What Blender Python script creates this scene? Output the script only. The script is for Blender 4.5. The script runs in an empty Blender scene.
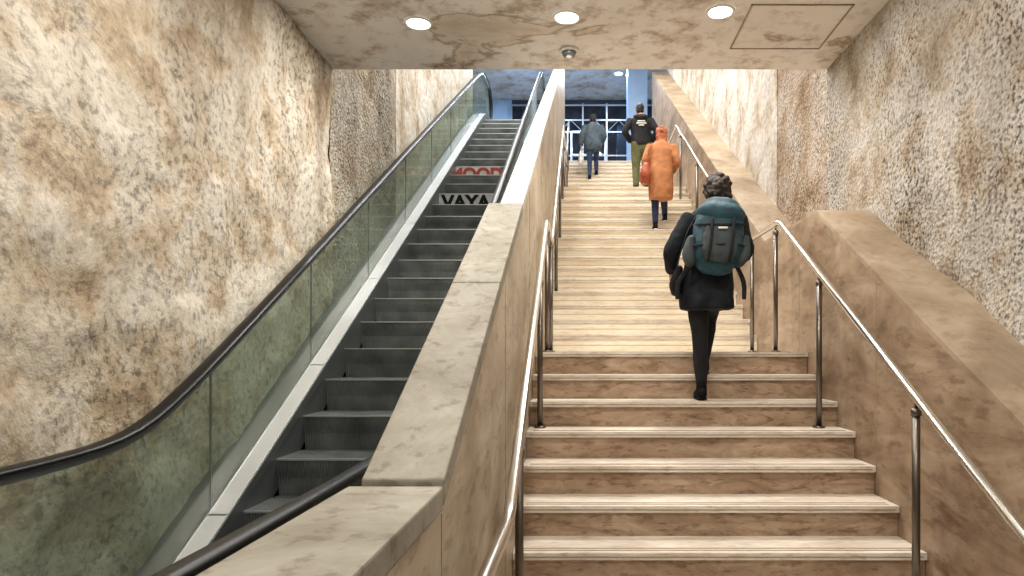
import bpy, bmesh, math, random
from mathutils import Vector, Matrix, noise
random.seed(7)
S = bpy.context.scene
COL = S.collection

# ------------------------------------------------------------------ helpers
def link(o, parent=None):
    COL.objects.link(o)
    if parent: o.parent = parent
    return o
def empty(name, loc=(0,0,0), rotz=0, scale=1):
    e = bpy.data.objects.new(name, None); e.empty_display_size = .1
    e.location = loc; e.rotation_euler = (0,0,rotz); e.scale = (scale,)*3
    return link(e)
def mesh_obj(name, verts, faces, mats, parent=None, smooth=False, midx=None):
    me = bpy.data.meshes.new(name)
    me.from_pydata([tuple(v) for v in verts], [], faces)
    if not isinstance(mats, (list, tuple)): mats = [mats]
    for m in mats: me.materials.append(m)
    if midx:
        for p, i in zip(me.polygons, midx): p.material_index = i
    if smooth:
        for p in me.polygons: p.use_smooth = True
    bm = bmesh.new(); bm.from_mesh(me); bmesh.ops.recalc_face_normals(bm, faces=bm.faces); bm.to_mesh(me); bm.free()
    me.update()
    return link(bpy.data.objects.new(name, me), parent)
class MB:
    def __init__(s): s.v=[]; s.f=[]; s.m=[]
    def add(s, vf, mi=0):
        v,f = vf; b=len(s.v); s.v += list(v); s.f += [tuple(i+b for i in q) for q in f]; s.m += [mi]*len(f); return s
    def obj(s, name, mats, parent=None, smooth=False):
        return mesh_obj(name, s.v, s.f, mats, parent, smooth, s.m)
def boxg(x0,x1,y0,y1,z0,z1):
    v=[(x0,y0,z0),(x1,y0,z0),(x1,y1,z0),(x0,y1,z0),(x0,y0,z1),(x1,y0,z1),(x1,y1,z1),(x0,y1,z1)]
    f=[(0,3,2,1),(4,5,6,7),(0,1,5,4),(1,2,6,5),(2,3,7,6),(3,0,4,7)]
    return v,f
def prism(pts,x0,x1):
    n=len(pts)
    v=[(x0,y,z) for y,z in pts]+[(x1,y,z) for y,z in pts]
    f=[tuple(range(n)),tuple(range(2*n-1,n-1,-1))]
    for i in range(n):
        j=(i+1)%n; f.append((i,j,n+j,n+i))
    return v,f
def cylg(p0,p1,r,segs=16,r2=None):
    p0=Vector(p0);p1=Vector(p1);t=(p1-p0).normalized()
    a=t.orthogonal().normalized();b=t.cross(a); r2=r if r2 is None else r2
    v=[];f=[]
    for k in range(segs):
        an=2*math.pi*k/segs; d=a*math.cos(an)+b*math.sin(an)
        v.append(p0+d*r)
    for k in range(segs):
        an=2*math.pi*k/segs; d=a*math.cos(an)+b*math.sin(an)
        v.append(p1+d*r2)
    for k in range(segs):
        j=(k+1)%segs; f.append((k,j,segs+j,segs+k))
    f.append(tuple(range(segs))); f.append(tuple(range(2*segs-1,segs-1,-1)))
    return v,f
def cr(p0,p1,p2,p3,t):
    return 0.5*((2*p1)+(-p0+p2)*t+(2*p0-5*p1+4*p2-p3)*t*t+(-p0+3*p1-3*p2+p3)*t**3)
def loft(path, rad, segs=20, sub=4, ref=(1,0,0), power=2.0, dome=0.8):
    path=[Vector(p) for p in path]; rad=[(r,r) if isinstance(r,(int,float)) else r for r in rad]
    P=[];R=[]
    n=len(path)
    for i in range(n-1):
        for k in range(sub):
            t=k/sub
            g=lambda L,j: L[max(0,min(n-1,j))]
            P.append(cr(g(path,i-1),path[i],path[i+1],g(path,i+2),t))
            R.append(tuple(max(.002,cr(g(rad,i-1)[c],rad[i][c],rad[i+1][c],g(rad,i+2)[c],t)) for c in (0,1)))
    P.append(path[-1]);R.append(rad[-1])
    ref=Vector(ref); T=[]
    for i in range(len(P)):
        T.append((P[min(i+1,len(P)-1)]-P[max(i-1,0)]).normalized())
    if dome>0:
        P2=[];R2=[];T2=[]
        m=min(R[0])*dome
        for a in (80,55,28):
            a=math.radians(a); P2.append(P[0]-T[0]*m*math.sin(a)); R2.append((R[0][0]*math.cos(a),R[0][1]*math.cos(a))); T2.append(T[0])
        P2+=P;R2+=R;T2+=T
        m=min(R[-1])*dome
        for a in (28,55,80):
            a=math.radians(a); P2.append(P[-1]+T[-1]*m*math.sin(a)); R2.append((R[-1][0]*math.cos(a),R[-1][1]*math.cos(a))); T2.append(T[-1])
        P,R,T=P2,R2,T2
    v=[];f=[]
    for p,r,t in zip(P,R,T):
        s=(ref-t*ref.dot(t)).normalized(); u=t.cross(s)
        for k in range(segs):
            an=2*math.pi*k/segs; c,sn=math.cos(an),math.sin(an)
            e=2/power
            c=math.copysign(abs(c)**e,c); sn=math.copysign(abs(sn)**e,sn)
            v.append(p+s*(c*r[0])+u*(sn*r[1]))
    for i in range(len(P)-1):
        for k in range(segs):
            j=(k+1)%segs
            f.append((i*segs+k,i*segs+j,(i+1)*segs+j,(i+1)*segs+k))
    f.append(tuple(range(segs))[::-1]); L=(len(P)-1)*segs; f.append(tuple(range(L,L+segs)))
    return v,f
def ball(c,r,segs=12,rings=8):
    c=Vector(c); r=(r,r,r) if isinstance(r,(int,float)) else r
    v=[];f=[]
    for i in range(1,rings):
        th=math.pi*i/rings
        for k in range(segs):
            ph=2*math.pi*k/segs
            v.append(c+Vector((r[0]*math.sin(th)*math.cos(ph),r[1]*math.sin(th)*math.sin(ph),r[2]*math.cos(th))))
    t=len(v); v.append(c+Vector((0,0,r[2]))); v.append(c-Vector((0,0,r[2])))
    for i in range(rings-2):
        for k in range(segs):
            j=(k+1)%segs; f.append((i*segs+k,(i+1)*segs+k,(i+1)*segs+j,i*segs+j))
    for k in range(segs):
        j=(k+1)%segs; f.append((t,k,j)); f.append((t+1,(rings-2)*segs+j,(rings-2)*segs+k))
    return v,f
def xf(vf, M): return [M@Vector(p) for p in vf[0]], vf[1]

# ------------------------------------------------------------------ materials
def newmat(name, rough=.6, metal=0, col=(.5,.5,.5)):
    m=bpy.data.materials.new(name); m.use_nodes=True
    nt=m.node_tree; b=nt.nodes['Principled BSDF']
    b.inputs['Base Color'].default_value=(*col,1); b.inputs['Roughness'].default_value=rough; b.inputs['Metallic'].default_value=metal
    return m,nt,b
def nd(nt,t,**kw):
    n=nt.nodes.new(t)
    for k,v in kw.items():
        if k in n.inputs: n.inputs[k].default_value=v
        else: setattr(n,k,v)
    return n
def coords(nt,scale=(1,1,1),kind='Object'):
    tc=nd(nt,'ShaderNodeTexCoord'); mp=nd(nt,'ShaderNodeMapping'); mp.inputs['Scale'].default_value=scale
    nt.links.new(tc.outputs[kind],mp.inputs['Vector']); return mp.outputs['Vector']
def ramp(nt,src,stops,interp='LINEAR'):
    r=nd(nt,'ShaderNodeValToRGB'); e=r.color_ramp; e.interpolation=interp
    while len(e.elements)<len(stops): e.elements.new(.5)
    for el,(p,c) in zip(e.elements,stops):
        el.position=p; el.color=(*c,1) if len(c)==3 else c
    nt.links.new(src,r.inputs['Fac']); return r.outputs['Color']
def mixc(nt,a,b,fac,mode='MIX'):
    m=nd(nt,'ShaderNodeMix',data_type='RGBA',blend_type=mode)
    if isinstance(fac,(int,float)): m.inputs[0].default_value=fac
    else: nt.links.new(fac,m.inputs[0])
    for s,i in ((a,6),(b,7)):
        if isinstance(s,tuple): m.inputs[i].default_value=(*s,1)
        else: nt.links.new(s,m.inputs[i])
    return m.outputs[2]
def bump(nt,b,h,strength,dist=.02,prev=None):
    n=nd(nt,'ShaderNodeBump'); n.inputs['Strength'].default_value=strength; n.inputs['Distance'].default_value=dist
    nt.links.new(h,n.inputs['Height'])
    if prev: nt.links.new(prev,n.inputs['Normal'])
    nt.links.new(n.outputs['Normal'],b.inputs['Normal']); return n.outputs['Normal']
def G(v): return (v,v,v)

def stucco(name, stops, big=.9, sp=.6, sp_scale=26, grime=.8, bs=.5, popcorn=0, topdirt=0):
    m,nt,b=newmat(name,.92)
    b.inputs['Specular IOR Level'].default_value=.2
    v=coords(nt)
    n1=nd(nt,'ShaderNodeTexNoise',Scale=big,Detail=8,Roughness=.6,Distortion=.5); nt.links.new(v,n1.inputs['Vector'])
    c=ramp(nt,n1.outputs['Fac'],stops)
    n3=nd(nt,'ShaderNodeTexNoise',Scale=2.4,Detail=6,Roughness=.65,Distortion=.3); nt.links.new(v,n3.inputs['Vector'])
    c=mixc(nt,c,ramp(nt,n3.outputs['Fac'],[(.34,(.50,.39,.28)),(.44,(.80,.71,.59)),(.54,G(1.0))]),.85,'MULTIPLY')
    n2=nd(nt,'ShaderNodeTexNoise',Scale=sp_scale,Detail=5,Roughness=.65); nt.links.new(v,n2.inputs['Vector'])
    pits=ramp(nt,n2.outputs['Fac'],[(.38,G(.18)),(.50,G(.9))])
    n4=nd(nt,'ShaderNodeTexNoise',Scale=.9,Detail=6,Roughness=.65); mp=coords(nt,(1,1.2,.6)); nt.links.new(mp,n4.inputs['Vector'])
    mask=ramp(nt,n4.outputs['Fac'],[(.42,G(.10)),(.58,G(grime))])
    c=mixc(nt,c,mixc(nt,c,pits,1.0,'MULTIPLY'),mask)
    d=ramp(nt,n2.outputs['Fac'],[(.35,G(.62)),(.52,G(1.0)),(.7,G(1.15))])
    c=mixc(nt,c,d,sp,'MULTIPLY')
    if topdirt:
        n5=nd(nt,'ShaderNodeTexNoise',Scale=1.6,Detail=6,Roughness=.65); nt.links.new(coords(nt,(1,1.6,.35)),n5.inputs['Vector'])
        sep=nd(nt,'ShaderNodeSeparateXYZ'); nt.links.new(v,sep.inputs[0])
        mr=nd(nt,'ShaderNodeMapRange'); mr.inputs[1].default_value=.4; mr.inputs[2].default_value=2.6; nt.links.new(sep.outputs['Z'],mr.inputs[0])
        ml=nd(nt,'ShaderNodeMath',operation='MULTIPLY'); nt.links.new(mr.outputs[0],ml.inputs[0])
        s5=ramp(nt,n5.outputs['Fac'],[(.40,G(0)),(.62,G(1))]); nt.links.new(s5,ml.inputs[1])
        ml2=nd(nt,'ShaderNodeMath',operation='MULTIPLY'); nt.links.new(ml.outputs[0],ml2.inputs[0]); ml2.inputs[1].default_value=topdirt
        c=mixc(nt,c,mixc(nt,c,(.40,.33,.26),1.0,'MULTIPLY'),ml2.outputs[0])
    nt.links.new(c,b.inputs['Base Color'])
    p=bump(nt,b,n3.outputs['Fac'],.7,.06)
    if popcorn:
        vo=nd(nt,'ShaderNodeTexVoronoi',Scale=popcorn,feature='SMOOTH_F1'); nt.links.new(v,vo.inputs['Vector'])
        inv=ramp(nt,vo.outputs['Distance'],[(0,G(1)),(.6,G(0))]); p=bump(nt,b,inv,.7,.012,p)
    bump(nt,b,n2.outputs['Fac'],bs,.012,p)
    return m

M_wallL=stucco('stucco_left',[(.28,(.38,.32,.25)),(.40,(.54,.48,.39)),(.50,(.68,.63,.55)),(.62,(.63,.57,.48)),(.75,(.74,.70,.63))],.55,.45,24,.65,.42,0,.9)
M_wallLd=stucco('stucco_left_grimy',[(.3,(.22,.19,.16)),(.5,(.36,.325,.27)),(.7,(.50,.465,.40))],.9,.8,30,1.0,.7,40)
M_wallR=stucco('stucco_right',[(.3,(.30,.265,.23)),(.45,(.44,.405,.36)),(.6,(.58,.545,.50)),(.75,(.48,.445,.40))],.9,.9,38,1.0,.8,45)
M_wallRd=stucco('stucco_right_brown',[(.3,(.34,.26,.20)),(.5,(.48,.39,.31)),(.7,(.58,.51,.44))],.9,.8,34,.9,.7,45)
M_wallU=stucco('plaster_upper',[(.3,(.48,.43,.38)),(.5,(.60,.56,.51)),(.7,(.70,.67,.63))],.8,.3,14,.4,.3)

def stone(name, stops, sc=(1,1,1), scale=4, rough=.45, streak=.6, bstr=.15, dist=.6, pit=.6, spec=.35):
    m,nt,b=newmat(name,rough); b.inputs['Specular IOR Level'].default_value=spec
    v=coords(nt,sc)
    n1=nd(nt,'ShaderNodeTexNoise',Scale=scale,Detail=10,Roughness=.68,Distortion=dist); nt.links.new(v,n1.inputs['Vector'])
    c=ramp(nt,n1.outputs['Fac'],stops)
    v0=coords(nt)
    n2=nd(nt,'ShaderNodeTexNoise',Scale=2.2,Detail=6,Roughness=.65); nt.links.new(v0,n2.inputs['Vector'])
    d=ramp(nt,n2.outputs['Fac'],[(.35,(.56,.50,.44)),(.55,G(1.0))])
    c=mixc(nt,c,d,streak,'MULTIPLY')
    n3=nd(nt,'ShaderNodeTexNoise',Scale=scale*5,Detail=4,Roughness=.6); nt.links.new(v,n3.inputs['Vector'])
    d=ramp(nt,n3.outputs['Fac'],[(.36,(.42,.34,.28)),(.46,G(1.0))])
    c=mixc(nt,c,d,pit,'MULTIPLY')
    nt.links.new(c,b.inputs['Base Color'])
    bump(nt,b,n1.outputs['Fac'],bstr,.01)
    return m
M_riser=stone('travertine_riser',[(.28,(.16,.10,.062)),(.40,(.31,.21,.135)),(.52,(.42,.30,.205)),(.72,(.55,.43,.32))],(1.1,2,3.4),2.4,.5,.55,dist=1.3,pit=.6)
M_riserU=stone('lit_travertine_riser',[(.28,(.68,.57,.42)),(.45,(.82,.73,.57)),(.6,(.88,.82,.68)),(.75,(.91,.87,.77))],(.6,2,4),3,.5,.15,pit=.25)  # upper flights: same stone, their stronger light put into a paler colour
M_tread=stone('travertine_tread',[(.3,(.54,.46,.38)),(.5,(.72,.65,.56)),(.7,(.85,.80,.72))],(.8,3,3),3,.45,.3,pit=.35)
M_marble=stone('travertine_wainscot',[(.28,(.16,.10,.062)),(.44,(.28,.195,.13)),(.58,(.38,.285,.20)),(.75,(.49,.395,.30))],(.8,.6,1.8),1.9,.4,.7,dist=.8,pit=.5)
M_marbleL=stone('travertine_parapet',[(.28,(.23,.175,.115)),(.42,(.37,.30,.21)),(.56,(.48,.41,.31)),(.75,(.58,.51,.42))],(.8,.6,1.8),2.0,.4,.7,dist=.8,pit=.55)
M_ledge=stone('dusty_ledge',[(.3,(.24,.175,.115)),(.5,(.34,.26,.18)),(.7,(.43,.35,.265))],(1,1,1),2.2,.6,.45,pit=.3)
M_cap=stone('concrete_cap',[(.28,(.16,.145,.11)),(.42,(.24,.22,.175)),(.58,(.31,.29,.24)),(.75,(.39,.37,.315))],(1,1,1),3.4,.6,.6,.3,pit=.5,spec=.25)
M_capU=stone('light_stone_cap',[(.3,(.42,.40,.37)),(.5,(.55,.53,.50)),(.7,(.66,.65,.63))],(1,1,1),3,.5,.3)
M_floor=stone('floor_stone',[(.3,(.25,.20,.15)),(.5,(.42,.35,.28)),(.7,(.55,.48,.40))],(1,1,1),3,.5,.4)

def ceil_mat():
    m,nt,b=newmat('stained_plaster_ceiling',.8)
    v=coords(nt)
    n1=nd(nt,'ShaderNodeTexNoise',Scale=.75,Detail=6,Roughness=.55,Distortion=.35); nt.links.new(v,n1.inputs['Vector'])
    c=ramp(nt,n1.outputs['Fac'],[(.30,(.50,.42,.34)),(.395,(.62,.54,.45)),(.408,(.34,.27,.20)),(.43,(.68,.63,.57)),(.60,(.78,.74,.69)),(.75,(.70,.65,.59))])
    n2=nd(nt,'ShaderNodeTexNoise',Scale=8,Detail=6,Roughness=.7); nt.links.new(v,n2.inputs['Vector'])
    c=mixc(nt,c,ramp(nt,n2.outputs['Fac'],[(.35,(.72,.66,.60)),(.5,G(1))]),.7,'MULTIPLY')
    n3=nd(nt,'ShaderNodeTexNoise',Scale=2.0,Detail=7,Roughness=.7); nt.links.new(v,n3.inputs['Vector'])
    c=mixc(nt,c,ramp(nt,n3.outputs['Fac'],[(.34,(.56,.46,.36)),(.47,G(1))]),.8,'MULTIPLY'); nt.links.new(c,b.inputs['Base Color'])
    bump(nt,b,n2.outputs['Fac'],.2,.01); return m
M_ceil=ceil_mat()
def metal(name,col,rough,metallic=1.0):
    m,nt,b=newmat(name,rough,metallic,col); v=coords(nt,(1,1,1))
    n=nd(nt,'ShaderNodeTexNoise',Scale=3,Detail=3); nt.links.new(v,n.inputs['Vector'])
    c=ramp(nt,n.outputs['Fac'],[(.3,tuple(x*.93 for x in col)),(.7,col)]); nt.links.new(c,b.inputs['Base Color'])
    return m
M_steel=metal('brushed_steel',(.74,.72,.69),.22)
M_post=metal('dark_bronze_steel',(.17,.15,.13),.35)
M_deck=metal('escalator_aluminium',(.92,.93,.95),.20,.62)
M_alu2=metal('skirt_metal',(.20,.215,.22),.4,.8)
def step_mat():
    m,nt,b=newmat('escalator_step_metal',.5,.3)
    v=coords(nt); n=nd(nt,'ShaderNodeTexNoise',Scale=5,Detail=6); nt.links.new(v,n.inputs['Vector'])
    c=ramp(nt,n.outputs['Fac'],[(.3,(.070,.080,.077)),(.7,(.17,.185,.18))]); nt.links.new(c,b.inputs['Base Color']); return m
M_step=step_mat()
def fabric(name,col,var=.35,scale=14,rough=.85,bs=.3,spec=.3):
    m,nt,b=newmat(name,rough); v=coords(nt); b.inputs['Specular IOR Level'].default_value=spec
    n=nd(nt,'ShaderNodeTexNoise',Scale=scale,Detail=6,Roughness=.6); nt.links.new(v,n.inputs['Vector'])
    c=ramp(nt,n.outputs['Fac'],[(.3,tuple(x*(1-var) for x in col)),(.7,tuple(min(1,x*(1+var)) for x in col))])
    nt.links.new(c,b.inputs['Base Color'])
    n2=nd(nt,'ShaderNodeTexNoise',Scale=scale*8,Detail=2); nt.links.new(v,n2.inputs['Vector'])
    bump(nt,b,n2.outputs['Fac'],bs,.005); return m
M_rubber=fabric('handrail_rubber',(.006,.006,.007),.3,4,.35,.02,.2)
M_black=fabric('black_paint',(.006,.006,.006),.2,4,.8,.05,.1)
M_white=fabric('white_plastic',(.75,.73,.7),.05,4,.4,.02)
M_red=fabric('graffiti_red',(.20,.02,.012),.2,4,.7,.05)
def glass_mat(name,tint=(.79,.84,.79),haze=.11,hcol=(.47,.50,.45)):
    m=bpy.data.materials.new(name); m.use_nodes=True; nt=m.node_tree; nt.nodes.clear()
    out=nd(nt,'ShaderNodeOutputMaterial'); tr=nd(nt,'ShaderNodeBsdfTransparent'); tr.inputs[0].default_value=(*tint,1)
    gl=nd(nt,'ShaderNodeBsdfGlossy'); gl.inputs['Roughness'].default_value=.03
    df=nd(nt,'ShaderNodeBsdfDiffuse'); df.inputs[0].default_value=(*hcol,1)
    lw=nd(nt,'ShaderNodeLayerWeight',Blend=.5)
    fr=ramp(nt,lw.outputs['Facing'],[(0,G(.03)),(.6,G(.06)),(.85,G(.22)),(1,G(.7))])
    v=coords(nt); n=nd(nt,'ShaderNodeTexNoise',Scale=3,Detail=6,Roughness=.7); nt.links.new(v,n.inputs['Vector'])
    hz=ramp(nt,n.outputs['Fac'],[(.35,G(haze*.5)),(.7,G(haze*1.5))])
    a=nd(nt,'ShaderNodeMixShader'); nt.links.new(hz,a.inputs[0]); nt.links.new(tr.outputs[0],a.inputs[1]); nt.links.new(df.outputs[0],a.inputs[2])
    c=nd(nt,'ShaderNodeMixShader'); nt.links.new(fr,c.inputs[0]); nt.links.new(a.outputs[0],c.inputs[1]); nt.links.new(gl.outputs[0],c.inputs[2])
    nt.links.new(c.outputs[0],out.inputs[0]); return m
M_glass=glass_mat('balustrade_glass')
M_glassD=glass_mat('dark_window_glass',(.05,.06,.08),.6,(.02,.022,.03))
def emis(name,col,s):
    m,nt,b=newmat(name,.5,0,col); b.inputs['Emission Color'].default_value=(*col,1); b.inputs['Emission Strength'].default_value=s; return m
M_lampw=emis('lamp_warm',(1,.96,.90),25)
M_lampc=emis('lamp_cool',(.80,.91,1),16)

# ------------------------------------------------------------------ dimensions
XL,XR=-2.15,2.15; XP0,XP1=-.54,-.34; XW=1.77
FL=-1.36; SF=-1.53; TOP=4.76; HC=2.46; YC=5.85; TC=7.5
TR,RI=.295,.17; D0=5.2; U0=6.66; U1=13.5
def tread_z(Y):
    if Y<D0: return max(SF,-RI*math.ceil((D0-Y)/TR-1e-6))
    if Y<U0: return 0
    if Y<U1: return min(16,math.floor((Y-U0)/TR)+1)*RI
    return 2.72+min(12,math.floor((Y-U1)/TR)+1)*RI

# ------------------------------------------------------------------ room shell
def wall_grid(name,x,y0,y1,z0,z1,cell,amp,mat,seed,side,thick=.25):
    ny=int((y1-y0)/cell);nz=int((z1-z0)/cell);v=[];f=[]
    for i in range(ny+1):
        for j in range(nz+1):
            y=y0+(y1-y0)*i/ny; z=z0+(z1-z0)*j/nz
            p=Vector((seed,y,z))
            d=noise.fractal(p*1.1,1,2.1,4)*amp+ (1-abs(noise.noise(p*1.9+Vector((3,1,0))))*2.2)*amp*.35 + noise.fractal(p*7,.8,2,4)*amp*.2
            v.append((x-side*d*.5+side*.01,y,z))
    for i in range(ny):
        for j in range(nz):
            a=i*(nz+1)+j; f.append((a,a+1,a+nz+2,a+nz+1))
    b=len(v); xb=x+side*thick
    for (y,z) in ((y0,z0),(y1,z0),(y1,z1),(y0,z1)): v.append((xb,y,z))
    f.append((b,b+1,b+2,b+3))
    return mesh_obj(name,v,f,mat,None,True)
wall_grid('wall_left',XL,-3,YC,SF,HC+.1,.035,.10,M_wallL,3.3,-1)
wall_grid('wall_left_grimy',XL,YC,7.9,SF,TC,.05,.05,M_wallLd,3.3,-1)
wall_grid('wall_right',XR,-3,YC,SF,HC+.1,.04,.05,M_wallR,9.1,1)
wall_grid('wall_right_brown',XR,YC,7.3,SF,TC,.05,.03,M_wallRd,9.1,1)
MB().add(boxg(XL-.25,XL,7.9,13.6,SF,TC)).obj('wall_left_upper',M_wallU)
MB().add(boxg(XR,XR+.25,7.3,16.4,SF,TC)).obj('wall_right_upper',M_wallU)
MB().add(boxg(XL-.25,XR+.25,-3,YC,HC,HC+.25)).obj('ceiling',M_ceil)
MB().add(boxg(XL-.25,XR+.25,YC-.2,YC,HC+.25,TC)).obj('wall_over_soffit',M_wallU)
M_ceilU=stucco('upper_ceiling',[(.3,(.38,.41,.46)),(.7,(.50,.54,.60))],.8,.2,10,.1,.1)
MB().add(boxg(-6.2,6.2,YC-.2,20.3,TC,TC+.2)).obj('ceiling_upper',M_ceilU)
MB().add(boxg(XL-.25,XR+.25,-3,D0-8*TR+.3,SF-.2,SF)).obj('floor',M_floor)
m=MB(); m.add(boxg(-6,-.45,13.9,20,TOP-.2,TOP)); m.add(boxg(-.45,6,U1+12*TR-.02,20,TOP-.2,TOP)); m.obj('floor_upper',M_floor)
M_dark=fabric('dark_wall_paint',(.03,.034,.045),.3,2,.6,.05)
M_blue=fabric('pale_blue_panel',(.26,.38,.56),.12,2,.4,.03)
MB().add(boxg(-6.2,-6,13.6,20.2,TOP-.2,TC)).obj('wall_hall_left',M_blue)
MB().add(boxg(6,6.2,16.4,20.2,TOP-.2,TC)).obj('wall_hall_right',M_blue)
MB().add(boxg(-6.2,XL-.25,13.4,13.6,TOP-.2,TC)).obj('wall_hall_front_left',M_blue)
MB().add(boxg(XR+.25,6.2,16.2,16.4,TOP-.2,TC)).obj('wall_hall_front_right',M_blue)
m=MB(); m.add(boxg(-6,-2.0,20,20.2,TOP-.2,TC),1); m.add(boxg(-2.0,2.25,20,20.2,TOP-.2,TC),0); m.add(boxg(2.25,6,20,20.2,TOP-.2,TC),1)
m.obj('wall_back',[M_dark,M_blue])
M_frame=metal('window_frame_metal',(.26,.29,.33),.4,.6)
w=empty('window_1'); m=MB()
for i in range(7): m.add(boxg(-2.0+i*.705-.025,-2.0+i*.705+.025,19.86,19.96,TOP,TC-.15))
for z in (TOP+.02,TOP+1.05,TOP+1.75,TOP+2.1,TC-.2): m.add(boxg(-2.0,2.25,19.87,19.95,z-.02,z+.02))
for i in range(12): m.add(cylg((-2.0+i*.353,19.9,TOP+1.75+.35*(i%2)),(-2.0+(i+1)*.353,19.9,TOP+1.75+.35*((i+1)%2)),.014,8))
m.obj('mullions',M_frame,w)
MB().add(boxg(-1.98,2.23,19.90,19.92,TOP+.05,TC-.2)).obj('pane',M_glassD,w)
MB().add(boxg(1.25,1.75,17.2,17.7,TOP,TC)).obj('wall_pier',M_blue)
m=MB()
for x in (-.20,.70): m.add(cylg((x,17.9,TOP),(x,17.9,TOP+1.1),.03))
m.add(cylg((-.20,17.9,TOP+1.1),(.70,17.9,TOP+1.1),.035)); m.add(cylg((-.20,17.9,TOP+.5),(.70,17.9,TOP+.5),.015))
m.obj('barrier_rail',M_deck,None,True)

m=MB(); x0,x1,y0,y1=1.22,1.95,4.75,5.45
for b in ((x0,x1,y0,y0+.012),(x0,x1,y1-.012,y1),(x0,x0+.012,y0,y1),(x1-.012,x1,y0,y1)): m.add(boxg(*b,HC-.006,HC+.01),1)
m.add(boxg(x0+.02,x1-.02,y0+.02,y1-.02,HC-.004,HC+.01),0)
m.obj('ceiling_access_hatch',[M_ceil,M_ledge])

# ------------------------------------------------------------------ staircase
m=MB(); SX0,SX1=XP1+.003,XW-.003
def flight(m,y0,z0,n,x0,x1,rm):
    for j in range(n):
        y=y0+j*TR; zt=z0+(j+1)*RI
        m.add(boxg(x0,x1,y,y+TR+.02,z0 - .02 if j==0 else zt-RI-.02,zt-.036),rm)
        ov=.022; dpt=TR if j<n-1 else .5
        m.add(boxg(x0,x1,y-ov,y+dpt,zt-.036,zt),1)
        for o in (.02,.055): m.add(boxg(x0+.04,x1-.04,y+o,y+o+.012,zt,zt+.0015),2)
        m.add(boxg(x0+.02,x1-.02,y-ov-.0015,y-ov,zt-.022,zt-.018),2)
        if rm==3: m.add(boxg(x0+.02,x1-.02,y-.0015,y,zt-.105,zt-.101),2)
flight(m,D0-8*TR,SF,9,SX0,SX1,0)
m.add(boxg(SX0,SX1,D0+.49,U0+.02,-.2,0),1)
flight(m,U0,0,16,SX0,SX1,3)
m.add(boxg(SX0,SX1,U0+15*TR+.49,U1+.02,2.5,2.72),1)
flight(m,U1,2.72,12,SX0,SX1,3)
M_groove=fabric('antislip_groove',(.26,.19,.125),.3,10,.8,.1)
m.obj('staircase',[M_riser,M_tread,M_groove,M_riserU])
pts=[(D0-8*TR+.1,SF),(D0+.05,-.25),(U0+.1,-.25),(U0+15*TR+.1,2.4),(U1+.1,2.4),(U1+11*TR+.1,4.5),(U1+11*TR+.1,SF)]
MB().add(prism(pts,SX0,SX1)).obj('stair_foundation',M_cap)

# right wainscot
WZ=1.03
zb=SF+1.08
top=[(-3,zb),(5.02-(WZ-zb)/.576,zb),(5.02,WZ),(6.42,WZ),(16.3,WZ+.05+.576*(16.3-6.42))]
m=MB()
m.add(prism(top+[(16.3,SF),(-3,SF)],XW,XR+.06),0)
m.add(prism([(y,z+.03) for y,z in top]+[(y,z) for y,z in reversed(top)],XW-.001,XR+.06),1)
for y in (1.2,2.6,4.0,5.4,6.8,8.2,9.6,11.0,12.4,13.8):
    zt=[z0+(z1-z0)*(y-a)/(b-a) for (a,z0),(b,z1) in zip(top,top[1:]) if a<=y<=b][0]
    m.add(boxg(XW-.001,XW+.01,y-.003,y+.003,max(SF,tread_z(y)),zt-.01),2)
m.obj('wall_right_wainscot',[M_marble,M_ledge,M_groove])

# parapet between escalator and stair
SP=.515
def pz(Y): return -.33+SP*max(0,Y-1.66)
Yend=4.0
def parapet_poly(ya,yb,dz=0):
    ys=[ya]+([1.66] if ya<1.66<yb else [])+[yb]
    return [(y,pz(y)+dz) for y in ys]
m=MB()
tp=parapet_poly(-.2,16.2); m.add(prism([(y,z-.06) for y,z in tp]+[(16.2,SF),(-.2,SF)],-.47,XP1),0)
tp2=parapet_poly(-.2,Yend); m.add(prism([(y,z-.06) for y,z in tp2]+[(Yend,SF),(-.2,SF)],XP0+.015,-.46),0)
for y in (1.66,3.1,4.6,6.1,7.6,9.1,10.6):
    m.add(boxg(XP1-.01,XP1+.001,y-.003,y+.003,max(SF,tread_z(y)),pz(y)-.07),1)
m.obj('wall_stair_parapet',[M_marbleL,M_groove])
cap=MB()
a=[(-.22,pz(0)),(1.655,pz(0))]; cap.add(prism(a+[(y,z-.06) for y,z in reversed(a)],XP0-.03,XP1+.006),0)
for ya,yb in ((1.665,2.85),(2.856,Yend)):
    a=[(ya,pz(ya)+.012),(yb,pz(yb)+.012)]; cap.add(prism(a+[(y,z-.07) for y,z in reversed(a)],XP0,XP1+.006),0)
for k in range(6):
    ya=Yend+.005+k*2.03; yb=ya+2.025
    a=[(ya,pz(ya)-.0),(yb,pz(yb)-.0)]; cap.add(prism(a+[(y,z-.06) for y,z in reversed(a)],-.475,XP1+.004),1)
o=cap.obj('trim_1',[M_cap,M_capU])
bv=o.modifiers.new('b','BEVEL'); bv.width=.006; bv.segments=2

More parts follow.
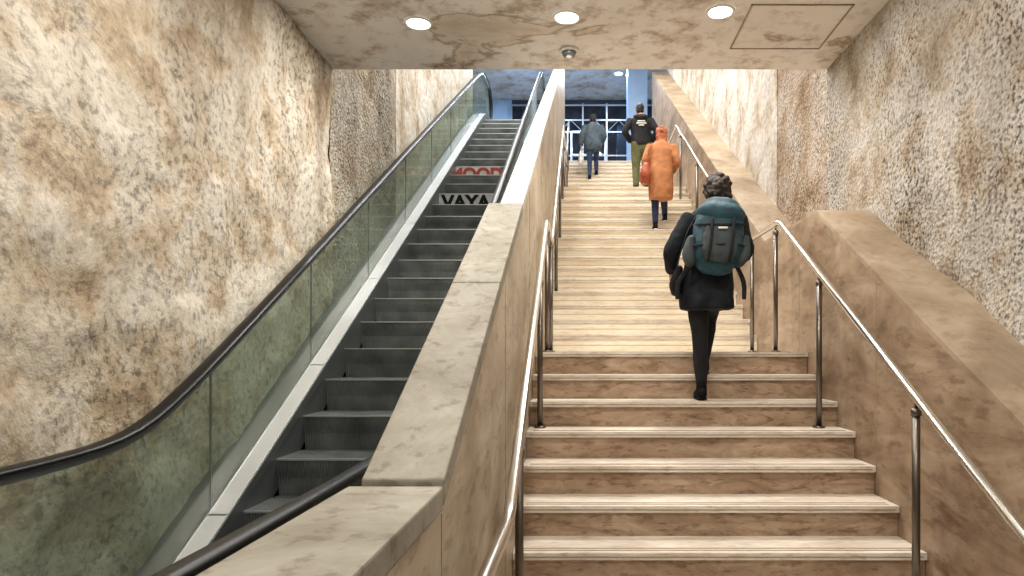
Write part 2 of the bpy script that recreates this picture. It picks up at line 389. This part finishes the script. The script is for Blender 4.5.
# ------------------------------------------------------------------ handrails
def smooth_path(pts,r=.12):
    out=[Vector(pts[0])]
    for i in range(1,len(pts)-1):
        p=Vector(pts[i]); a=(Vector(pts[i-1])-p); b=(Vector(pts[i+1])-p)
        ra=min(r,a.length*.45); rb=min(r,b.length*.45)
        A=p+a.normalized()*ra; B=p+b.normalized()*rb
        for t in (0,.25,.5,.75,1): out.append(A*(1-t)**2+p*2*t*(1-t)+B*t*t)
    out.append(Vector(pts[-1])); return out
def stair_rail(name,x,posts,r=.0215,hl=.90):
    e=empty(name)
    c=2.07; zf=SF+hl; zl=.576*5.42-c
    pts=[(x,.9,zf),((x),(zf+c)/.576,zf),(x,5.42,zl),(x,6.45,zl),(x,11.15,zl+.576*4.7),(x,13.35,zl+.576*4.7),(x,16.9,zl+.576*8.25),(x,17.6,zl+.576*8.25)]
    sp=smooth_path(pts,.09)
    MB().add(loft(sp,[r]*len(sp),16,1)).obj('rail_tube',M_steel,e,True)
    def rz(Y):
        for a,b in zip(pts,pts[1:]):
            if a[1]<=Y<=b[1]: return a[2]+(b[2]-a[2])*(Y-a[1])/(b[1]-a[1])
    m=MB()
    for y in posts:
        z0=tread_z(y); z1=rz(y)
        m.add(cylg((x,y,z0),(x,y,z1-.06),.019)); m.add(cylg((x,y,z0),(x,y,z0+.012),.04,20)); 
        m.add(cylg((x,y,z1-.09),(x,y,z1-.055),.024)); m.add(cylg((x,y,z1-.06),(x,y,z1-.012),.008))
    m.obj('posts',M_post,e,True)
    return e
P=[3.22,4.52,5.52,6.27,7.7,9.2,10.7,12.2,13.3,14.6,16]
stair_rail('stair_handrail',1.615,[1.2]+P,hl=.76)
stair_rail('stair_handrail.001',-.262,[1.2,2.95]+P[1:],.023)

# ------------------------------------------------------------------ escalator
SL=math.tan(math.radians(30)); CE=3.05
def smax(a,b,k): return (a+b+math.sqrt((a-b)**2+k*k))/2
def smin(a,b,k): return (a+b-math.sqrt((a-b)**2+k*k))/2
def z0(Y): return smin(smax(SL*Y-CE,FL,.16),TOP,.16)
E=empty('escalator')
def ramp_strip(m,x0,x1,h0,h1,ya,yb,mi=0,step=.15):
    n=max(1,int((yb-ya)/step)); ys=[ya+(yb-ya)*i/n for i in range(n+1)]
    v=[];f=[]
    for y in ys:
        z=z0(y); v+= [(x0,y,z+h0),(x1,y,z+h0),(x1,y,z+h1),(x0,y,z+h1)]
    for i in range(n):
        a=i*4
        for k in range(4):
            j=(k+1)%4; f.append((a+k,a+j,a+4+j,a+4+k))
    f.append((0,1,2,3)); L=n*4; f.append((L+3,L+2,L+1,L))
    m.add((v,f),mi)
XS0,XS1=-1.86,-.90; RX=-.75
v=[];f=[]
NR=56; xs=[]
for i in range(NR):
    w_=(XS1-XS0)/NR; x=XS0+i*w_
    xs+=[(x,0),(x+w_*.45,0),(x+w_*.5,1),(x+w_*.95,1)]
for i in range(-3,29):
    Yn=2.93+.4*i; zt=z0(Yn); zp=z0(Yn-.4)
    dz=zt-zp
    prof=[(Yn+.41,zt),(Yn+.012,zt),(Yn,zt-.008),(Yn+.008,zt-.03-dz*.1),(Yn+.03,zt-dz*.5-.01),(Yn+.04,zp-.012)]
    base=len(v)
    for r,(y,z) in enumerate(prof):
        for x,g in xs:
            if r<2: v.append((x,y,z-.008*g))
            else: v.append((x,y+.008*g,z))
    nc=len(xs)
    for r in range(len(prof)-1):
        for c in range(nc-1):
            a=base+r*nc+c; f.append((a,a+1,a+nc+1,a+nc))
mesh_obj('steps',v,f,M_step,E)
m=MB()
for i in range(-1,28):
    Yn=2.93+.4*i; m.add(boxg(XS0,XS1,Yn-.003,Yn+.010,z0(Yn)-.010,z0(Yn)+.001))
m.obj('step_edges',metal('step_edge_metal',(.36,.38,.37),.4,.6),E)
d=MB()
ramp_strip(d,XS0-.02,XS0,-.2,.10,1,14.3,1)
ramp_strip(d,XS0-.104,XS0-.002,.08,.12,.6,14.6,0)
ramp_strip(d,XS0-.002,XS0+.010,.05,.115,.6,14.6,1)
ramp_strip(d,XS0-.125,XS0-.104,.08,.128,.6,14.6,1)
ramp_strip(d,XL-.1,XS0-.125,.03,.09,.6,14.6,1)
ramp_strip(d,XS1,XS1+.02,-.2,.10,1,14.3,1)
ramp_strip(d,XS1-.012,XS1+.16,.08,.12,.6,14.6,0)
ramp_strip(d,XS1+.16,XP0+.02,.02,.10,.6,14.6,1)
d.add(boxg(XS0,XS1,.6,1.75,FL,FL+.012),0)
d.add(boxg(XS0,XS1,14.0,14.9,TOP-.05,TOP+.012),0)
for i in range(9):
    y=2.2+i*1.35; ramp_strip(d,XS0-.104,XS0-.002,.1195,.1215,y,y+.010,1)
d.obj('decks',[M_deck,M_alu2],E)
t=MB(); ramp_strip(t,XL-.1,XP0+.02,-1.0,-.35,2.6,13.6,0); t.obj('truss',M_alu2,E)
gl=MB(); joints=MB()
for gx in (-1.972,RX):
    y=.9
    while y<14.3:
        yb=min(y+1.35,14.4); ramp_strip(gl,gx-.005,gx+.005,.12,.92,y,yb-.008,0,.1); 
        ramp_strip(joints,gx-.006,gx+.006,.12,.92,yb-.007,yb-.003,0,.1)
        y=yb
    for yc,sg in ((.9,-1),(14.4,1)):
        zc=z0(yc)+.52; pts=[(yc+sg*.36*math.cos(a),zc+.40*math.sin(a)) for a in [math.radians(-90+15*k) for k in range(13)]]
        gl.add(prism(pts,gx-.005,gx+.005))
gl.obj('glass_panels',M_glass,E); joints.obj('panel_joints',M_alu2,E)
hr=MB(); tk=MB()
for gx,w_ in ((-1.935,.04),(RX,.032)):
    pth=[]
    yc=14.4; zc=z0(yc)+.53
    for k in range(9): 
        a=math.radians(-90+180*k/8); pth.append((gx,yc+.40*math.cos(a),zc+.41*math.sin(a)))
    y=14.2
    while y>1.0: pth.append((gx,y,z0(y)+.94)); y-=.12
    yc=.9; zc=z0(yc)+.53
    for k in range(9):
        a=math.radians(90+180*k/8); pth.append((gx,yc+.40*math.cos(a),zc+.41*math.sin(a)))
    hr.add(loft(pth,[(w_,.018)]*len(pth),12,1))
    ramp_strip(tk,gx-.045 if gx<-1.5 else gx-.02,gx+.02,.90,.925,.9,14.4,0)
hr.obj('handrail_belts',M_rubber,E,True); tk.obj('handrail_tracks',M_alu2,E)
def graffiti(txt,x,Yt,size,mat):
    i=round((Yt-2.93)/.4); Yn=2.93+.4*i
    # pale patch puts the riser's lit tone into colour, then the tag itself
    MB().add(boxg(x-.36,x+.36,Yn-.004,Yn-.0025,z0(Yn)-.215,z0(Yn)-.012)).obj('lit_riser_patch',M_patch,E)
    cu=bpy.data.curves.new('graffiti_'+txt,'FONT'); cu.body=txt; cu.size=size; cu.extrude=.0008; cu.offset=.012; cu.align_x='CENTER'
    o=bpy.data.objects.new('graffiti_tmp',cu); COL.objects.link(o)
    dg=bpy.context.evaluated_depsgraph_get(); me=bpy.data.meshes.new_from_object(o.evaluated_get(dg))
    bpy.data.objects.remove(o)
    me.materials.clear(); me.materials.append(mat)
    n=link(bpy.data.objects.new('graffiti_lettering',me),E)
    n.location=(x,Yn-.006,z0(Yn)-.20); n.rotation_euler=(math.radians(90),0,0)
M_patch=fabric('lit_riser_grey',(.26,.27,.26),.3,9,.7,.05)  # lit grey of the upper risers, put into the colour
graffiti('VAYA',-1.50,8.8,.25,M_black)
graffiti('MOOD',-1.55,10.1,.25,M_red)

# ------------------------------------------------------------------ lamps
def downlight(x,y,z,power,col,r=.085,mat=M_lampw):
    e=empty('ceiling_downlight')
    m=MB(); n=28;v=[];f=[]
    for k in range(n):
        a=2*math.pi*k/n; c,s=math.cos(a),math.sin(a)
        v+=[(x+c*r*1.22,y+s*r*1.22,z-.001),(x+c*r*1.15,y+s*r*1.15,z-.012),(x+c*r,y+s*r,z-.012),(x+c*r,y+s*r,z-.002)]
    for k in range(n):
        j=(k+1)%n
        for q in range(3): f.append((k*4+q,j*4+q,j*4+q+1,k*4+q+1))
    m.add((v,f)); m.obj('trim_ring',M_white,e,True)
    MB().add(cylg((x,y,z-.004),(x,y,z-.002),r,28)).obj('lens',mat,e)
    L=bpy.data.lights.new('lamp','AREA'); L.shape='DISK'; L.size=r*1.8; L.energy=power; L.color=col
    o=bpy.data.objects.new('lamp',L); o.location=(x,y,z-.016); link(o,e)
WARM=(1,.94,.85)
for y in (4.93,2.6,.2):  # far row seen; nearer two rows unseen, added to light the foreground
    for x in (-1.2,-.09,1.02):
        downlight(x,y+(.09*(x<-1))-(.08*(x>1)),HC,34 if y>4 else 26,WARM)
for y,p in ((6.5,190),(9,140),(11.6,115),(14.4,95)):  # unseen upper rows, added to brighten the upper stairs
    for x in (-1.3,.75): downlight(x,y,TC,p*(1 if x>0 else .95),(1,.94,.83) if x>0 else (.90,.95,1),.11)
for x,y in ((-.56,18.1),(1.07,18.1),(-3.2,17.5),(3.2,18.1)):  # inner pair seen; outer pair unseen, added for cool hall light
    downlight(x,y,TC,85,(.72,.86,1),.10,M_lampc)
e=empty('added_hall_lamp'); MB().add(boxg(-2.9,-2.86,14.2,17.2,6.6,6.68)).obj('tube',M_lampc,e)  # unseen lamp, added to bring blue light into the hall
MB().add(boxg(-2.94,-2.90,14.1,17.3,6.55,6.73)).obj('housing',M_white,e)
L=bpy.data.lights.new('lamp','AREA'); L.shape='RECTANGLE'; L.size=.1; L.size_y=3; L.energy=230; L.color=(.28,.55,1)
o=bpy.data.objects.new('lamp',L); o.location=(-2.8,15.7,6.6); o.rotation_euler=(0,math.radians(-60),0); link(o,e)
m=MB(); sx,sy=-.08,5.47
m.add(cylg((sx,sy,HC),(sx,sy,HC-.022),.08,28),0); m.add(cylg((sx,sy,HC-.022),(sx,sy,HC-.055),.06,28,.045),1); m.add(cylg((sx,sy,HC-.055),(sx,sy,HC-.065),.025,16),0)
m.obj('smoke_detector',[M_white,M_alu2],None,True)

# ------------------------------------------------------------------ people
def fuse(name,parts,mat,parent,voxel=.01,smooth=6,disp=None):
    m=MB()
    for p in parts: m.add(p)
    o=m.obj(name,mat,parent,True)
    r=o.modifiers.new('r','REMESH'); r.mode='VOXEL'; r.voxel_size=voxel; r.use_smooth_shade=True
    s=o.modifiers.new('s','SMOOTH'); s.iterations=smooth; s.factor=.5
    if disp:
        t=bpy.data.textures.new('folds','CLOUDS'); t.noise_scale=disp[1]; t.noise_depth=3
        d_=o.modifiers.new('d','DISPLACE'); d_.texture=t; d_.strength=disp[0]; d_.mid_level=.5; d_.texture_coords='LOCAL'
    return o
M_skin=fabric('skin',(.55,.33,.22),.12,10,.5,.03)
M_eye=fabric('eye',(.05,.03,.02),.1,10,.2,.01)
M_lip=fabric('lips',(.35,.12,.10),.1,10,.4,.01)
def hand(w,d,s,n,curl=.6):
    w=Vector(w); d=Vector(d).normalized(); s=Vector(s); s=(s-d*s.dot(d)).normalized(); n=Vector(n); n=(n-d*n.dot(d)-s*n.dot(s)).normalized()
    out=[loft([w-d*.01,w+d*.03,w+d*.085],[(.024,.019),(.036,.017),(.040,.013)],14,3,s)]
    for i,Ln in enumerate((.070,.080,.074,.058)):
        p=w+d*.08+s*(.031-.021*i); pts=[p]; ang=0
        for q,fr in enumerate((.45,.3,.25)):
            ang+=curl*(.6,.8,.6)[q]; p=p+(d*math.cos(ang)+n*math.sin(ang))*Ln*fr; pts.append(p)
        out.append(loft(pts,[.0095,.0088,.0082,.007],8,2,s))
    b=w+d*.028+s*.028; d2=(d*.65+s*.65+n*.3).normalized(); d3=(d*.9+s*.2+n*.35).normalized()
    out.append(loft([b,b+d2*.035,b+d2*.035+d3*.032],[.013,.0105,.008],8,2,n))
    return out
def person(name,loc,scale,rotz,lean,legs,arms,style):
    e=empty(name,loc,rotz,scale)
    lx,ly=lean
    def L(p): 
        p=Vector(p); k=max(0,p.z-.88); return Vector((p.x+lx*k,p.y+ly*k,p.z))
    hc=L((0,.03,1.57)); RM=Matrix.Translation(hc)@Matrix.Rotation(style.get('yaw',0),4,'Z')@Matrix.Rotation(style.get('nod',0),4,'X')
    body=[]
    hr_=[(-.118,.045,.024,.024),(-.10,.038,.042,.045),(-.06,.018,.060,.074),(-.01,.004,.070,.089),(.045,-.004,.074,.094),(.085,-.008,.062,.080),(.112,-.01,.034,.044)]
    body.append(xf(loft([(0,y,z) for z,y,a,b in hr_],[(a,b) for z,y,a,b in hr_],20,3),RM))
    body.append(xf(loft([(0,.085,.012),(0,.100,-.015),(0,.106,-.032)],[.007,.009,.013],10,2),RM))
    for sx_ in (-1,1): body.append(xf(loft([(sx_*.074,-.005,.025),(sx_*.080,-.012,0),(sx_*.074,.0,-.03)],[(.008,.017),(.010,.018),(.007,.011)],10,2),RM))
    body.append(loft([RM@Vector((0,-.015,-.06)),L((0,.005,1.46)),L((0,0,1.40))],[(.05,.055),(.052,.055),(.07,.06)],16,3))
    sp=[(0,0,.86),(0,0,.95),(0,.01,1.08),(0,.01,1.22),(0,0,1.33),(0,0,1.40)]
    body.append(loft([L(p) for p in sp],[(.14,.10),(.15,.105),(.12,.09),(.14,.10),(.15,.095),(.09,.06)],20,3))
    lw=style.get('legw',1.0)
    trou=[]; shoes=[]; soles=[]
    for h,k,a in legs:
        h,k,a=Vector(h),Vector(k),Vector(a)
        body.append(loft([h,(h+k)/2,k,(k*.6+a*.4),a],[.075,.065,.048,.046,.034],14,3))
        trou.append(loft([h+Vector((0,0,.02)),(h+k)/2,k,(k*.55+a*.45),a+Vector((0,0,.015))],[(.092*lw,.102*lw),(.082*lw,.088*lw),(.062*lw,.066*lw),(.056*lw,.060*lw),(.044*lw*style.get('cuff',1),.050*lw*style.get('cuff',1))],16,4,dome=.2))
        x,y,z=a; fz=z-.085
        shoes.append(loft([(x,y-.055,fz+.045),(x,y+.0,fz+.050),(x,y+.08,fz+.040),(x,y+.155,fz+.030)],[(.034,.040),(.040,.046),(.044,.034),(.034,.024)],16,3))
        shoes.append(loft([(x,y-.01,fz+.05),(x,y-.008,fz+.12)],[(.042,.048),(.038,.044)],14,2))
        soles.append(loft([(x,y-.07,fz+.010),(x,y+.07,fz+.010),(x,y+.175,fz+.012)],[(.034,.010),(.042,.010),(.030,.010)],14,3,power=3))
    trou.append(loft([(0,0,.82),(0,0,.90),(0,0,1.0)],[(.16*lw**.5,.115),(.165*lw**.5,.12),(.14,.105)],20,3))
    fuse('trousers',trou,style['trou'],e,.011,5,(.012,.10))
    fuse('shoes',shoes,style['shoe'],e,.008,3); fuse('shoe_soles',soles,style.get('sole',M_black),e,.007,2)
    slv=[]
    sw=style.get('sleeve',1.0)
    for sh,el,wr,d,s,n,curl in arms:
        sh,el,wr=L(sh),L(el),L(wr)
        body.append(loft([sh,(sh+el)/2,el,(el+wr)/2,wr],[.045,.042,.035,.032,.024],12,3,(0,1,0)))
        body+=hand(wr,d,s,n,curl)
        slv.append(loft([sh+Vector((0,0,-.005)),(sh*.6+el*.4),el,(el+wr)/2,wr],[.068*sw,.063*sw,.056*sw,.051*sw,.041*sw],16,4,(0,1,0),dome=.3))
    fuse('body',body,M_skin,e,.0058,2)
    for sx_ in (-1,1):
        MB().add(xf(ball((sx_*.030,.080,.006),(.013,.010,.009)),RM)).obj('eye',M_eye,e,True)
    MB().add(xf(loft([(-.022,.083,-.062),(0,.092,-.062),(.022,.083,-.062)],[.004,.007,.004],8,2,(0,0,1)),RM)).obj('mouth',M_lip,e,True)
    coat=[loft([L(p) for p,_ in style['coat']],[r for _,r in style['coat']],28,4,dome=.12)]+slv
    coat.append(loft([L((0,-.005,1.40)),L((0,-.0,1.455))],[(.085,.08),(.068,.072)],18,3,dome=.3))
    fuse('coat',coat,style['coatm'],e,.010,6,style.get('fold',(.022,.12)))
    H=[]
    hs=style.get('hair',[(0,-.03,.03,.082,.088,.095)])
    for x,y,z,a,b,c in hs: H.append(xf(ball((x,y,z),(a,b,c),20,14),RM))
    rnd=random.Random(len(name)); cs=style.get('curlsize',(.010,.020))
    for _ in range(style.get('curls',60)):
        x,y,z,a,b,c=hs[rnd.randrange(len(hs))]
        dvec=Vector((rnd.gauss(0,1),rnd.gauss(0,1),rnd.gauss(0,1))).normalized()
        pp=Vector((x+dvec.x*a*.98,y+dvec.y*b*.98,z+dvec.z*c*.98))
        if pp.y>.045 and pp.z<.07: continue
        H.append(xf(ball(pp,rnd.uniform(*cs),8,6),RM))
    fuse('hair',H,style['hairm'],e,.006,1,(.012,.02))
    return e,L

def legs_climb(sc,up=RI,fwd=TR,x=.075,fx=.07,side=1):
    u=up/sc; f_=fwd/sc
    st=((-side*.08,0,.90),(-side*x,.03,.48),(-side*x,-.02,.09))
    cl=((side*.085,0,.90),(side*.085,f_*.95,.66),(side*fx,f_-.03,.09+u))
    return [st,cl]

# --- woman with backpack
M_coat1=fabric('dark_navy_wool',(.013,.016,.020),.7,7,.85,.3,.15)
M_trou1=fabric('black_trousers',(.008,.008,.010),.4,10)
M_hair1=fabric('dark_brown_hair',(.022,.013,.010),.6,40,.5,.6)
sc1=.952
coat1=[((0,.0,.68),(.205,.17)),((0,0,.80),(.20,.165)),((0,0,.98),(.18,.145)),((0,.01,1.14),(.17,.135)),((0,.01,1.28),(.19,.13)),((0,0,1.375),(.175,.10)),((0,0,1.43),(.09,.075))]
arms1=[((-.175,0,1.365),(-.285,-.01,1.11),(-.255,.16,.98),(.1,.8,-.4),(.2,.1,1),(1,0,0),.8),
       ((.175,0,1.365),(.265,-.01,1.11),(.20,.19,1.04),(-.2,.9,.1),(-.1,.1,1),(-1,0,0),.8)]
x1=.905; y1=4.76
p1,L1=person('woman_with_backpack',(x1,y1,-2*RI),sc1,0,(.13,.10),legs_climb(sc1,x=.045,fx=.03),arms1,
  dict(trou=M_trou1,shoe=M_black,coat=coat1,coatm=M_coat1,hairm=M_hair1,yaw=.25,nod=-.12,curls=190,curlsize=(.012,.024),
       hair=[(0,-.022,.028,.094,.100,.098),(0,-.045,-.025,.090,.075,.085)],sleeve=1.12,cuff=.9))
M_teal=fabric('teal_nylon',(.020,.062,.088),.4,8,.6); M_grey=fabric('grey_nylon',(.045,.058,.062),.35,8,.7); M_strap=fabric('strap_webbing',(.012,.014,.016),.3,20,.8)
bp=empty('hiking_backpack'); bp.location=p1.location; bp.scale=p1.scale
def Lb(x,y,z): return L1((x,y,z))
fuse('main_compartment',[loft([Lb(0,-.22,.97),Lb(0,-.24,1.05),Lb(0,-.24,1.18),Lb(0,-.23,1.31),Lb(0,-.22,1.37)],[(.14,.085),(.18,.11),(.18,.115),(.165,.11),(.13,.09)],28,4,power=2.6)],M_teal,bp,.009,4,(.016,.08))
fuse('top_lid',[loft([Lb(0,-.23,1.30),Lb(0,-.235,1.35),Lb(0,-.23,1.385)],[(.16,.12),(.175,.13),(.14,.10)],28,4,power=2.6)],M_teal,bp,.009,3,(.012,.06))
fuse('front_pocket',[loft([Lb(0,-.33,1.01),Lb(0,-.345,1.07),Lb(0,-.34,1.18),Lb(0,-.325,1.26)],[(.10,.035),(.125,.05),(.12,.045),(.09,.03)],24,4,power=2.6)],M_grey,bp,.008,3,(.012,.06))
fuse('side_pockets',[loft([Lb(s*.175,-.24,.99),Lb(s*.195,-.24,1.06),Lb(s*.19,-.24,1.16)],[(.035,.07),(.045,.08),(.03,.07)],18,3,power=2.6) for s in (-1,1)],M_grey,bp,.008,3)
m=MB()
for s in (-1,1):
    m.add(loft([Lb(s*.085,-.12,1.36),Lb(s*.10,-.02,1.43),Lb(s*.115,.09,1.38),Lb(s*.12,.145,1.25),Lb(s*.15,.10,1.08),Lb(s*.15,-.14,.99)],[(.028,.008)]*6,10,5))
    m.add(loft([Lb(s*.075,-.372,1.29),Lb(s*.075,-.398,1.18),Lb(s*.075,-.40,1.06),Lb(s*.075,-.36,.98)],[(.011,.004)]*4,8,4))
    m.add(loft([Lb(s*.18,-.20,1.27),Lb(s*.145,-.345,1.25),Lb(0,-.375,1.24)],[(.009,.005)]*3,8,4,(0,0,1)))
    m.add(loft([Lb(s*.22,-.2,1.10),Lb(s*.16,-.34,1.10),Lb(0,-.40,1.10)],[(.009,.005)]*3,8,4,(0,0,1)))
    m.add(loft([Lb(s*.16,-.2,.98),Lb(s*.235,-.16,.86),Lb(s*.24,-.15,.74)],[(.014,.004),(.018,.005),(.016,.004)],8,4))
m.add(loft([Lb(-.04,-.15,1.37),Lb(-.03,-.15,1.43),Lb(.03,-.15,1.43),Lb(.04,-.15,1.37)],[.007]*4,8,4,(0,1,0)))
m.obj('straps',M_strap,bp,True)
MB().add(loft([Lb(-.03,-.398,1.215),Lb(.03,-.398,1.215)],[(.007,.004)]*2,8,2,(0,0,1))).obj('logo_patch',M_white,bp,True)
bg=empty('shoulder_bag'); bg.location=p1.location; bg.scale=p1.scale
fuse('pouch',[loft([Lb(-.225,.0,.80),Lb(-.23,.0,.87),Lb(-.22,.0,.97)],[(.035,.10),(.045,.12),(.025,.11)],20,3,power=3)],M_black,bg,.008,3)
MB().add(loft([Lb(-.23,.08,.96),Lb(-.225,.16,1.15),Lb(-.13,.12,1.40),Lb(-.10,.0,1.44),Lb(-.2,-.125,1.25),Lb(-.25,-.08,.96)],[(.010,.004)]*6,8,5,(0,1,0))).obj('bag_strap',M_strap,bg,True)

# --- woman in orange coat
M_orange=fabric('orange_coat_wool',(.44,.18,.075),.25,8); M_ging=fabric('ginger_hair',(.42,.13,.06),.4,30,.5,.5)
M_jean=fabric('dark_denim',(.02,.03,.07),.4,20)
sc2=.885; j2=9; y2=U0+j2*TR+.12
coat2=[((0,0,.50),(.185,.17)),((0,0,.66),(.20,.175)),((0,0,.92),(.19,.15)),((0,.01,1.12),(.175,.135)),((0,.01,1.28),(.19,.13)),((0,0,1.375),(.175,.10)),((0,0,1.43),(.09,.075))]
arms2=[((-.175,0,1.365),(-.25,-.02,1.12),(-.22,.15,1.0),(.0,.9,.1),(.2,.1,1),(1,0,0),1.0),
       ((.175,0,1.365),(.25,-.02,1.11),(.21,.13,.98),(0,.9,-.2),(-.1,.1,1),(-1,0,0),.8)]
p2,L2=person('woman_in_orange_coat',(1.15,y2,(j2+1)*RI),sc2,0,(.04,.16),legs_climb(sc2,x=.09,fx=.10),arms2,
  dict(trou=M_jean,shoe=M_black,sole=M_white,coat=coat2,coatm=M_orange,hairm=M_ging,yaw=-.1,curls=90,
  hair=[(0,-.02,.035,.088,.096,.095),(0,-.05,-.04,.085,.06,.09),(0,-.055,-.11,.08,.05,.07)],sleeve=1.12))
hb=empty('leather_handbag'); hb.location=p2.location; hb.scale=p2.scale
M_bag=fabric('rust_leather',(.34,.075,.03),.25,8,.45)
fuse('bag_body',[loft([L2((-.26,-.10,.76)),L2((-.265,-.10,.84)),L2((-.25,-.09,1.0))],[(.075,.15),(.09,.165),(.055,.13)],22,4,power=3)],M_bag,hb,.01,3,(.01,.08))
MB().add(loft([L2((-.25,-.18,.99)),L2((-.235,-.12,1.20)),L2((-.15,0,1.425)),L2((-.2,.11,1.2)),L2((-.25,.0,.99))],[(.012,.006)]*5,8,5,(0,1,0))).obj('bag_handles',M_bag,hb,True)

# --- man in black hoodie
M_blk=fabric('black_hoodie',(.010,.010,.012),.4,8); M_khaki=fabric('khaki_trousers',(.10,.105,.045),.3,10); M_hairb=fabric('black_hair',(.012,.010,.009),.4,40,.5,.4)
sc3=.90
coat3=[((0,0,.86),(.175,.13)),((0,0,.93),(.19,.145)),((0,.01,1.12),(.185,.14)),((0,.01,1.28),(.205,.14)),((0,0,1.375),(.185,.105)),((0,0,1.43),(.10,.08))]
arms3=[((-.185,0,1.365),(-.30,-.06,1.12),(-.20,.10,.98),(.5,.6,-.5),(0,.3,1),(1,0,0),.5),
       ((.185,0,1.365),(.30,-.06,1.12),(.20,.10,.98),(-.5,.6,-.5),(0,.3,1),(-1,0,0),.5)]
legs3=[((-.085,0,.9),(-.10,.03,.48),(-.10,-.02,.09)),((.085,0,.9),(.10,.14,.51),(.10,.04,.10))]
p3,L3=person('man_in_black_hoodie',(1.06,11.42,2.72),sc3,0,(-.03,.08),legs3,arms3,
  dict(trou=M_khaki,shoe=M_black,sole=M_white,coat=coat3,coatm=M_blk,hairm=M_hairb,curls=30,legw=1.22,cuff=1.1,sleeve=1.15,hair=[(0,-.022,.035,.078,.086,.088),(0,-.045,-.01,.070,.058,.065)]))
fuse('hood',[loft([L3((-.10,-.03,1.43)),L3((-.06,-.11,1.40)),L3((0,-.14,1.37)),L3((.06,-.11,1.40)),L3((.10,-.03,1.43))],[(.03,.04),(.045,.05),(.05,.055),(.045,.05),(.03,.04)],14,4,(0,0,1))],M_blk,p3,.009,3)
mm=MB()
for zz,ww in ((1.30,.07),(1.26,.09),(1.22,.05)):
    mm.add(loft([L3((-ww,-.150,zz)),L3((0,-.160,zz)),L3((ww,-.150,zz))],[(.010,.006)]*3,8,3,(0,0,1)))
mm.obj('back_print',M_white,p3,True)

# --- woman in grey-blue jacket
M_puff=fabric('slate_blue_jacket',(.055,.078,.10),.25,6); M_den=fabric('blue_denim',(.03,.055,.12),.35,20)
sc4=.94; n4=6; y4=U1+n4*TR+.1
coat4=[((0,0,.74),(.18,.15)),((0,0,.84),(.215,.175)),((0,0,1.0),(.205,.165)),((0,.01,1.14),(.20,.16)),((0,.01,1.28),(.21,.15)),((0,0,1.375),(.185,.11)),((0,0,1.44),(.10,.085))]
arms4=[((-.185,0,1.365),(-.27,-.02,1.12),(-.29,.03,.88),(0,.1,-1),(0,1,0),(1,0,0),1.2),
       ((.185,0,1.365),(.27,-.02,1.12),(.22,.15,.99),(0,.9,-.1),(-.1,.1,1),(-1,0,0),.8)]
p4,L4=person('woman_in_slate_jacket',(.32,y4,2.72+(n4+1)*RI),sc4,0,(.0,.30),legs_climb(sc4,x=.08,fx=.09),arms4,
  dict(trou=M_den,shoe=M_black,sole=M_white,coat=coat4,coatm=M_puff,hairm=M_hairb,curls=70,sleeve=1.3,fold=(.03,.07),nod=-.3,hair=[(0,-.022,.035,.084,.092,.092),(0,-.05,-.03,.078,.06,.08)]))
tb=empty('white_tote_bag'); tb.location=p4.location; tb.scale=p4.scale
fuse('bag_body',[loft([L4((-.30,.05,.42)),L4((-.30,.05,.5)),L4((-.30,.05,.70))],[(.05,.13),(.06,.15),(.03,.14)],20,4,power=3)],M_white,tb,.01,3,(.015,.08))
MB().add(loft([L4((-.30,-.03,.69)),L4((-.29,.01,.78)),L4((-.285,.04,.80)),L4((-.29,.07,.78)),L4((-.30,.12,.69))],[.006]*5,8,4)).obj('bag_handles',M_white,tb,True)

# ------------------------------------------------------------------ world + camera
W=bpy.data.worlds.new('World'); S.world=W; W.use_nodes=True
bg_=W.node_tree.nodes['Background']; bg_.inputs[0].default_value=(1,.97,.93,1); bg_.inputs[1].default_value=.38
cam=bpy.data.cameras.new('camera'); co=bpy.data.objects.new('camera',cam); COL.objects.link(co)
cam.sensor_width=36; cam.lens=36*672/1024; cam.shift_x=-(579-512)/1024; cam.shift_y=(352-288)/1024
cam.clip_start=.05; cam.clip_end=200
co.location=(0,0,0); co.rotation_euler=(math.radians(90),0,0)
S.camera=co
S.view_settings.view_transform='Standard'
